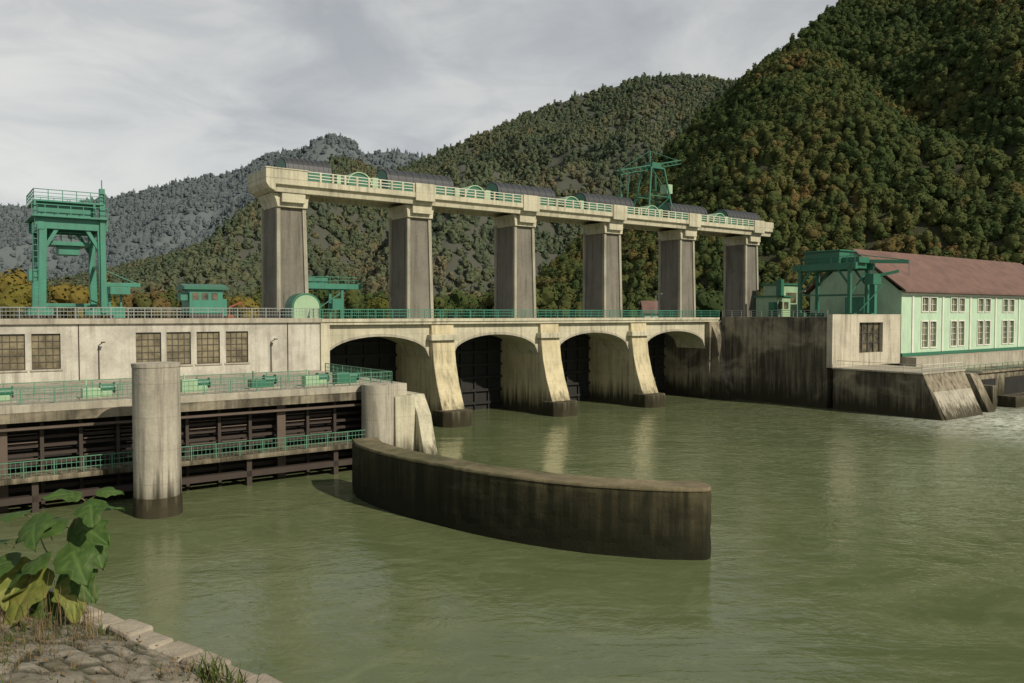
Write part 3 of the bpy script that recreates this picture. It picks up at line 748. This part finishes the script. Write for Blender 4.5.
e=empty('white_house',False); e.location=(34,205,10)
h=MB('walls',M_white,e); h.box(0,9,0,7,0,4); h.prism([(0,4),(7,4),(3.5,6.6)],'x',0.01,8.99); h.done()
h=MB('roof',M_roof,e); h.prism([(-.6,3.6),(3.5,6.7),(7.6,3.6),(7.6,3.9),(3.5,7.0),(-.6,3.9)],'x',-.5,9.5); h.done()
h=MB('windows',M_glass,e)
for x in(1.2,4,6.8): h.box(x,x+1,-.03,0,1.4,2.7)
h.done()

# ------------------------------------------------------------ river bank
Kp=[(-60,14.8),(-40,12.8),(-15,10.6),(-8,8.92),(-4.86,7.27),(-3.7,6.40),(-1.64,4.95),(1.85,2.43),(8,-2.0),(25,-12),(60,-30)]
def kerby(x):
    for a_,b_ in zip(Kp[:-1],Kp[1:]):
        if a_[0]<=x<=b_[0]: return a_[1]+(b_[1]-a_[1])*(x-a_[0])/(b_[0]-a_[0])
def resample(P):
    out=[]
    for a,b in zip(P[:-1],P[1:]):
        a=Vector(a);b=Vector(b); st_=0.035 if (a.x>-5 and b.x<2) else (.1 if a.x>-16 and b.x<9 else 1.0)
        n=max(1,int((b-a).length/st_))
        for i in range(n): out.append(a.lerp(b,i/n))
    out.append(Vector(P[-1])); return out
path=resample(Kp)
nr_=[]
for i,p_ in enumerate(path):
    t=(path[min(i+8,len(path)-1)]-path[max(i-8,0)]).normalized(); nr_.append(Vector((-t.y,t.x)))
offsv=[-40,-20,-10,-6]+[-4+i*.1 for i in range(15)]+[-2.5+i*.035 for i in range(72)]+[0.05,.3,1,3,6,9,11.6,15]
def bz(o_):
    if o_<=0: return 11.2+min(0.7,-o_*0.19)
    if o_<=.05: return 11.18
    return 11.15-(o_-.05)*0.98
def stone(x,y):
    a=x*.81-y*.585; b_=x*.585+y*.81
    d,pts_=noise.voronoi(Vector((a*3.9+.35*noise.noise(Vector((x*2,y*2,0))),b_*5.6,0)))
    e_=d[1]-d[0]
    hsh=noise.noise(pts_[0]*7.7)
    return min(1,max(0,(e_-.04)/0.12)), hsh
vs=[];ed=[];tn=[];R=len(offsv)
for i,p_ in enumerate(path):
    for o_ in offsv:
        q_=p_+nr_[i]*o_; z=bz(o_); e_,h_=1,0
        if o_<0.05:
            z+=0.05*noise.noise(Vector((q_.x*1.3,q_.y*1.3,0)))
            if -2.6<o_<-.1 and q_.length<12:
                e_,h_=stone(q_.x,q_.y); z+=.028*min(1,e_*1.6)+.012*h_+.010*noise.noise(Vector((q_.x*13,q_.y*13,2)))
        vs.append((q_.x,q_.y,max(z,-4))); ed.append(e_); tn.append(h_)
fs=[(i*R+j,(i+1)*R+j,(i+1)*R+j+1,i*R+j+1) for i in range(len(path)-1) for j in range(R-1)]
m,nt,b,o=newmat('stone_paving'); g=N(nt,'ShaderNodeNewGeometry'); Pp=g.outputs['Position']
n3=noise_n(nt,16,5,Pp,None,.7); n1=noise_n(nt,1.9,5,Pp,None,.65); n5=noise_n(nt,60,2,Pp)
ae=N(nt,'ShaderNodeAttribute'); ae.attribute_name='edge'; ah=N(nt,'ShaderNodeAttribute'); ah.attribute_name='tone'
col=mixc(nt,mrange(nt,n3,0.3,0.7),(0.21,0.185,0.14),(0.35,0.32,0.255))
col=mixc(nt,mrange(nt,ah.outputs['Fac'],-.4,.4,.5,0),col,(0.13,0.115,0.085))
col=mixc(nt,mrange(nt,n5,0.4,0.7,0,.35),col,(0.09,0.08,0.06))
col=mixc(nt,mrange(nt,n1,0.47,0.62,0,0.85),col,(0.075,0.072,0.03))
col=mixc(nt,mrange(nt,ae.outputs['Fac'],.15,.7,.9,0),col,(0.035,0.034,0.016))
nt.links.new(col,b.inputs['Base Color']); b.inputs['Roughness'].default_value=0.95
bump(nt,n3,b,0.7,0.02)
bk=MB('river_bank',m); bk.v=vs; bk.f=fs; ob=bk.done()
at=ob.data.attributes.new('edge','FLOAT','POINT'); at.data.foreach_set('value',ed)
at=ob.data.attributes.new('tone','FLOAT','POINT'); at.data.foreach_set('value',tn)
for p_ in ob.data.polygons: p_.use_smooth=True
M_kerb=concrete('kerb_stone',(0.38,0.335,0.26),dark=(.12,.10,.07),streak=0.4,blotch=.8,boards=False)
kb=MB('stone_kerb',M_kerb,None,0.025)
seg=[Vector(p_) for p_ in Kp[2:9]]
rk=random.Random(5)
for p0,p1 in zip(seg[:-1],seg[1:]):
    Ls=(p1-p0).length; n=int(Ls/.30); t=(p1-p0).normalized(); nn_=Vector((-t.y,t.x))
    for i in range(n):
        c=p0+t*(i+.5)*Ls/n+nn_*rk.uniform(-.015,.015); hl=Ls/n/2-.01; zz=11.27+rk.uniform(-.015,.015)
        j_=lambda: rk.uniform(-.012,.012)
        q=[c-t*hl-nn_*(.11+j_()),c+t*hl-nn_*(.11+j_()),c+t*hl+nn_*(.09+j_()),c-t*hl+nn_*(.09+j_())]
        kb.add([(x.x,x.y,zz-.3) for x in q]+[(x.x,x.y,zz+j_()) for x in q],[(0,3,2,1),(4,5,6,7),(0,1,5,4),(1,2,6,5),(2,3,7,6),(3,0,4,7)])
kb.done()

# ------------------------------------------------------------ plants
def simple_leaf_mat(name,c1,c2,tr=0.35,sc=12,rough=.6):
    m,nt,b,o=newmat(name); g=N(nt,'ShaderNodeNewGeometry')
    n=noise_n(nt,sc,4,g.outputs['Position'])
    col=mixc(nt,mrange(nt,n,0.3,0.7),c1,c2)
    n9=noise_n(nt,sc*3.2,3,g.outputs['Position'])
    col=mixc(nt,mrange(nt,n9,0.62,0.7,0,.6),col,(.10,.07,.02))
    at=N(nt,'ShaderNodeAttribute'); at.attribute_name='vein'
    col=mixc(nt,mul(nt,at.outputs['Fac'],0.45),col,tuple(min(1,x*1.7+.02) for x in c2))
    nt.links.new(col,b.inputs['Base Color']); b.inputs['Roughness'].default_value=rough
    b.inputs['Specular IOR Level'].default_value=0.25
    t=N(nt,'ShaderNodeBsdfTranslucent'); nt.links.new(col,t.inputs[0]); mx=N(nt,'ShaderNodeMixShader'); mx.inputs[0].default_value=tr
    nt.links.new(b.outputs[0],mx.inputs[1]); nt.links.new(t.outputs[0],mx.inputs[2]); nt.links.new(mx.outputs[0],o.inputs[0])
    return m
M_lfg=simple_leaf_mat('leaf_green',(0.040,0.088,0.020),(0.080,0.140,0.032))
M_lfy=simple_leaf_mat('leaf_yellow_green',(0.14,0.19,0.035),(0.24,0.24,0.06))
M_stem=paint('stem_green',(0.12,0.11,0.05),rough=0.7)
PL=empty('paulownia_plant',False)
rl=random.Random(11)
def leaf(name,mat,base,dirv,size,droop=0.5,tilt=0.0):
    nl,nw=16,12; vs=[];vein=[]
    d=Vector(dirv).normalized(); up=Vector((0,0,1)); side=d.cross(up).normalized(); nrm=side.cross(d).normalized()
    rot=Matrix.Rotation(tilt,3,d); side=rot@side; nrm=rot@nrm
    ph0=rl.uniform(0,6)
    for i in range(nl+1):
        t=i/nl
        w=0.60*(min(1,(t/.22))**.5)*max(0,(1-t))**0.62
        w*=1+0.30*math.exp(-((t-.42)/.08)**2)-0.16*math.exp(-((t-.6)/.08)**2)+.05*math.sin(t*31+ph0)
        if i==nl: w=0.003
        for j in range(nw+1):
            s_=(j/nw-.5)*2
            back=-0.28*abs(s_)**1.5*(1-t)**2
            x=(t+back)*size; y=s_*w*size
            zz=size*(0.12*abs(s_)-0.04*math.sin(9*t+3*abs(s_)+ph0)*abs(s_)-droop*(t**2)*0.5-0.30*s_*s_*w)
            p=Vector(base)+d*x+side*y+nrm*zz
            vs.append(tuple(p))
            ph=(t*5-abs(s_)*1.6)%1.0
            vein.append(1.0 if j==nw//2 else (0.7 if ph<0.14 else 0.0))
    R=nw+1; fs=[(i*R+j,(i+1)*R+j,(i+1)*R+j+1,i*R+j+1) for i in range(nl) for j in range(nw)]
    me=bpy.data.meshes.new(name); me.from_pydata(vs,[],fs); me.materials.append(mat)
    at=me.attributes.new('vein','FLOAT','POINT'); at.data.foreach_set('value',vein)
    for p in me.polygons: p.use_smooth=True
    ob=bpy.data.objects.new(name,me); COL.objects.link(ob); ob.parent=PL
st=MB('stems',M_stem,PL)
def stem(pts,r0,r1):
    n=len(pts)
    for i in range(n-1):
        a=r0+(r1-r0)*i/(n-1); b_=r0+(r1-r0)*(i+1)/(n-1); st.cyl(pts[i],pts[i+1],a,b_,8)
Y=6.0
def pp(u,v,Yy=Y): return Vector(((u-512)/800*Yy,Yy,13.55+(314-v)/800*Yy))
root=pp(52,648,5.9); root.z=11.25
stem([root,pp(50,620),pp(58,575),pp(66,540),pp(82,502)],.012,.005)
stem([pp(50,620),pp(35,595),pp(18,570,5.9)],.007,.004)
stem([pp(58,580),pp(40,550),pp(30,524,6.05)],.006,.004)
leaves=[((88,500),(1,.1,.15),.15,0,.3),((82,502),(-.5,-.5,.2),.20,0,-.3),((88,506),(.5,-1,-.35),.22,0,.2),((72,530),(1,-.5,-.25),.28,0,.5),
 ((66,530),(-1,-.5,.0),.27,0,-.3),((66,552),(.7,-.8,-.5),.28,0,.4),((30,520),(-.8,-.5,.1),.26,0,.1),((34,524),(.3,-.9,-.3),.26,0,.5),
 ((18,565),(-.9,-.6,-.2),.28,0,-.2),((38,578),(-.3,-1,-.7),.38,1,.1),((62,576),(.9,-.5,-.5),.27,0,.5),((20,568),(.1,-.9,-.7),.30,1,-.3),
 ((80,520),(.4,.5,.15),.22,0,0),((48,542),(-.5,.5,.2),.24,0,.3),((30,592),(-1,-.4,-.4),.26,1,.2),((68,584),(.5,-.8,-.8),.26,1,0),((82,540),(.8,-.6,-.6),.24,0,.2),((50,562),(-.9,-.6,-.3),.26,0,-.1),((10,550),(-.8,-.2,.1),.24,0,.1),((45,600),(.2,-1,-.9),.24,0,.1)]
for k,((u,v),dv,sz,mi,ti) in enumerate(leaves):
    b0=pp(u,v,Y+rl.uniform(-.12,.12)); d_=Vector(dv).normalized()
    b1=b0+d_*0.08+Vector((0,0,.04)); stem([b0,b1],.004,.003)
    leaf('leaf_%d'%k,M_lfy if mi else M_lfg,b1,dv,sz,rl.uniform(.5,1.1),ti)
st.done()
def tufts(name,mat,n,hmin,hmax,seed,wid=.006,lean=.5,spread=1.1,xr=(-6.5,-1.0)):
    r=random.Random(seed); m=MB(name,mat)
    for k in range(n):
        cx=r.uniform(*xr); t=kerby(cx)
        off=abs(r.gauss(0,spread))+.1
        cy=t-off*1.15; z0=11.22+min(.7,off*.19)
        for q in range(r.randint(3,10)):
            h=r.uniform(hmin,hmax); an=r.uniform(0,6.28); ln=r.uniform(.1,lean)*h
            bx=cx+r.uniform(-.06,.06);by=cy+r.uniform(-.06,.06)
            dx,dy=math.cos(an),math.sin(an); sx,sy=-dy*wid/2,dx*wid/2
            pts=[]
            for s in range(5):
                f=s/4; w_=1-f*.85
                X=bx+dx*ln*f*f;Yy=by+dy*ln*f*f;Z=z0-.02+h*f*(1-.2*f)
                pts+=[(X-sx*w_,Yy-sy*w_,Z),(X+sx*w_,Yy+sy*w_,Z)]
            m.add(pts,[(2*s,2*s+1,2*s+3,2*s+2) for s in range(4)])
    return m.done()
M_dry=simple_leaf_mat('dry_grass',(0.24,0.18,0.09),(0.13,0.085,0.045),.2,6)
M_wgr=simple_leaf_mat('weed_green',(0.06,0.10,0.025),(0.12,0.14,0.035),.3,6)
tufts('dry_grass',M_dry,520,.04,.18,21,.005,1.0)
tufts('dry_stalks',M_dry,70,.25,.5,25,.006,.35,.8,(-5,-2.8))
tufts('green_weeds',M_wgr,340,.03,.10,22,.012,.9)
tufts('kerb_weeds',M_wgr,10,.10,.22,29,.02,.6,.05,(-2.0,-1.6))
lt=MB('leaf_litter',M_dry); r=random.Random(9)
for k in range(900):
    cx=r.uniform(-6,-1); t=kerby(cx)
    off=r.uniform(.05,3); cy=t-off*1.2; z0=11.26+min(.7,off*.19)+.01; s=r.uniform(.008,.03); an=r.uniform(0,6.28)
    ca,sa=math.cos(an)*s,math.sin(an)*s
    lt.add([(cx+ca,cy+sa,z0+r.uniform(0,.02)),(cx-sa*.5,cy+ca*.5,z0+.01),(cx-ca,cy-sa,z0+r.uniform(0,.02)),(cx+sa*.5,cy-ca*.5,z0)],[(0,1,2,3)])
lt.done()

# ------------------------------------------------------------ light
sv=Vector((0.75,-0.66,0)).normalized()*math.cos(math.radians(36)); sv.z=math.sin(math.radians(36))
sl=bpy.data.lights.new('sun','SUN'); sl.energy=4.2; sl.angle=math.radians(0.6); sl.color=(1,.90,.74)
so=bpy.data.objects.new('sun',sl); COL.objects.link(so); so.rotation_euler=sv.to_track_quat('Z','Y').to_euler(); so.location=(100,-50,120)
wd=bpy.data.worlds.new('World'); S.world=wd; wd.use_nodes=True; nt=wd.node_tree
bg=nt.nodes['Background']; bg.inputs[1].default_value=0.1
sk=N(nt,'ShaderNodeTexSky'); sk.sky_type='NISHITA'; sk.sun_disc=False; sk.sun_elevation=math.radians(36); sk.sun_rotation=math.atan2(sv.x,sv.y)
tc=N(nt,'ShaderNodeTexCoord')
cn=noise_n(nt,2.4,6,tc.outputs['Generated'],(1,1,3.2),0.55,0.6)
cn2=noise_n(nt,5.5,6,tc.outputs['Generated'],(1,1,2.6),0.55,0.5)
sxz=N(nt,'ShaderNodeSeparateXYZ'); nt.links.new(tc.outputs['Generated'],sxz.inputs[0])
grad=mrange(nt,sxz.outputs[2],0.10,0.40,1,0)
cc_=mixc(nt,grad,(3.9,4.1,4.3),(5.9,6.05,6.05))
cc_=mixc(nt,mrange(nt,cn,0.42,0.60,0,.9),cc_,(6.8,6.8,6.6))
cc_=mixc(nt,mrange(nt,cn2,0.44,0.64,0,0.65),cc_,(4.1,4.3,4.5))
# thin bright break in the clouds, low in the west
dp=N(nt,'ShaderNodeVectorMath',operation='DOT_PRODUCT'); nt.links.new(tc.outputs['Generated'],dp.inputs[0]); dp.inputs[1].default_value=Vector((-0.55,0.80,0.22)).normalized()
cc_=mixc(nt,mul(nt,mrange(nt,dp.outputs['Value'],0.95,0.998,0,.9),mrange(nt,cn2,.35,.6,1,.35)),cc_,(8.0,7.9,7.5))
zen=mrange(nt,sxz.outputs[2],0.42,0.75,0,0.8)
cc_=mixc(nt,zen,cc_,(1.8,1.95,2.1))  # overhead sky, out of view, darkened to lower ambient light and deepen shade
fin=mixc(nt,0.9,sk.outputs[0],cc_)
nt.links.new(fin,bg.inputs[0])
cd=bpy.data.cameras.new('camera'); cd.lens=28.125; cd.sensor_width=36; cd.clip_end=8000; cd.clip_start=.1
co=bpy.data.objects.new('camera',cd); COL.objects.link(co); co.location=(0,0,13.55); co.rotation_euler=(math.radians(90-1.97),0,0)
S.camera=co
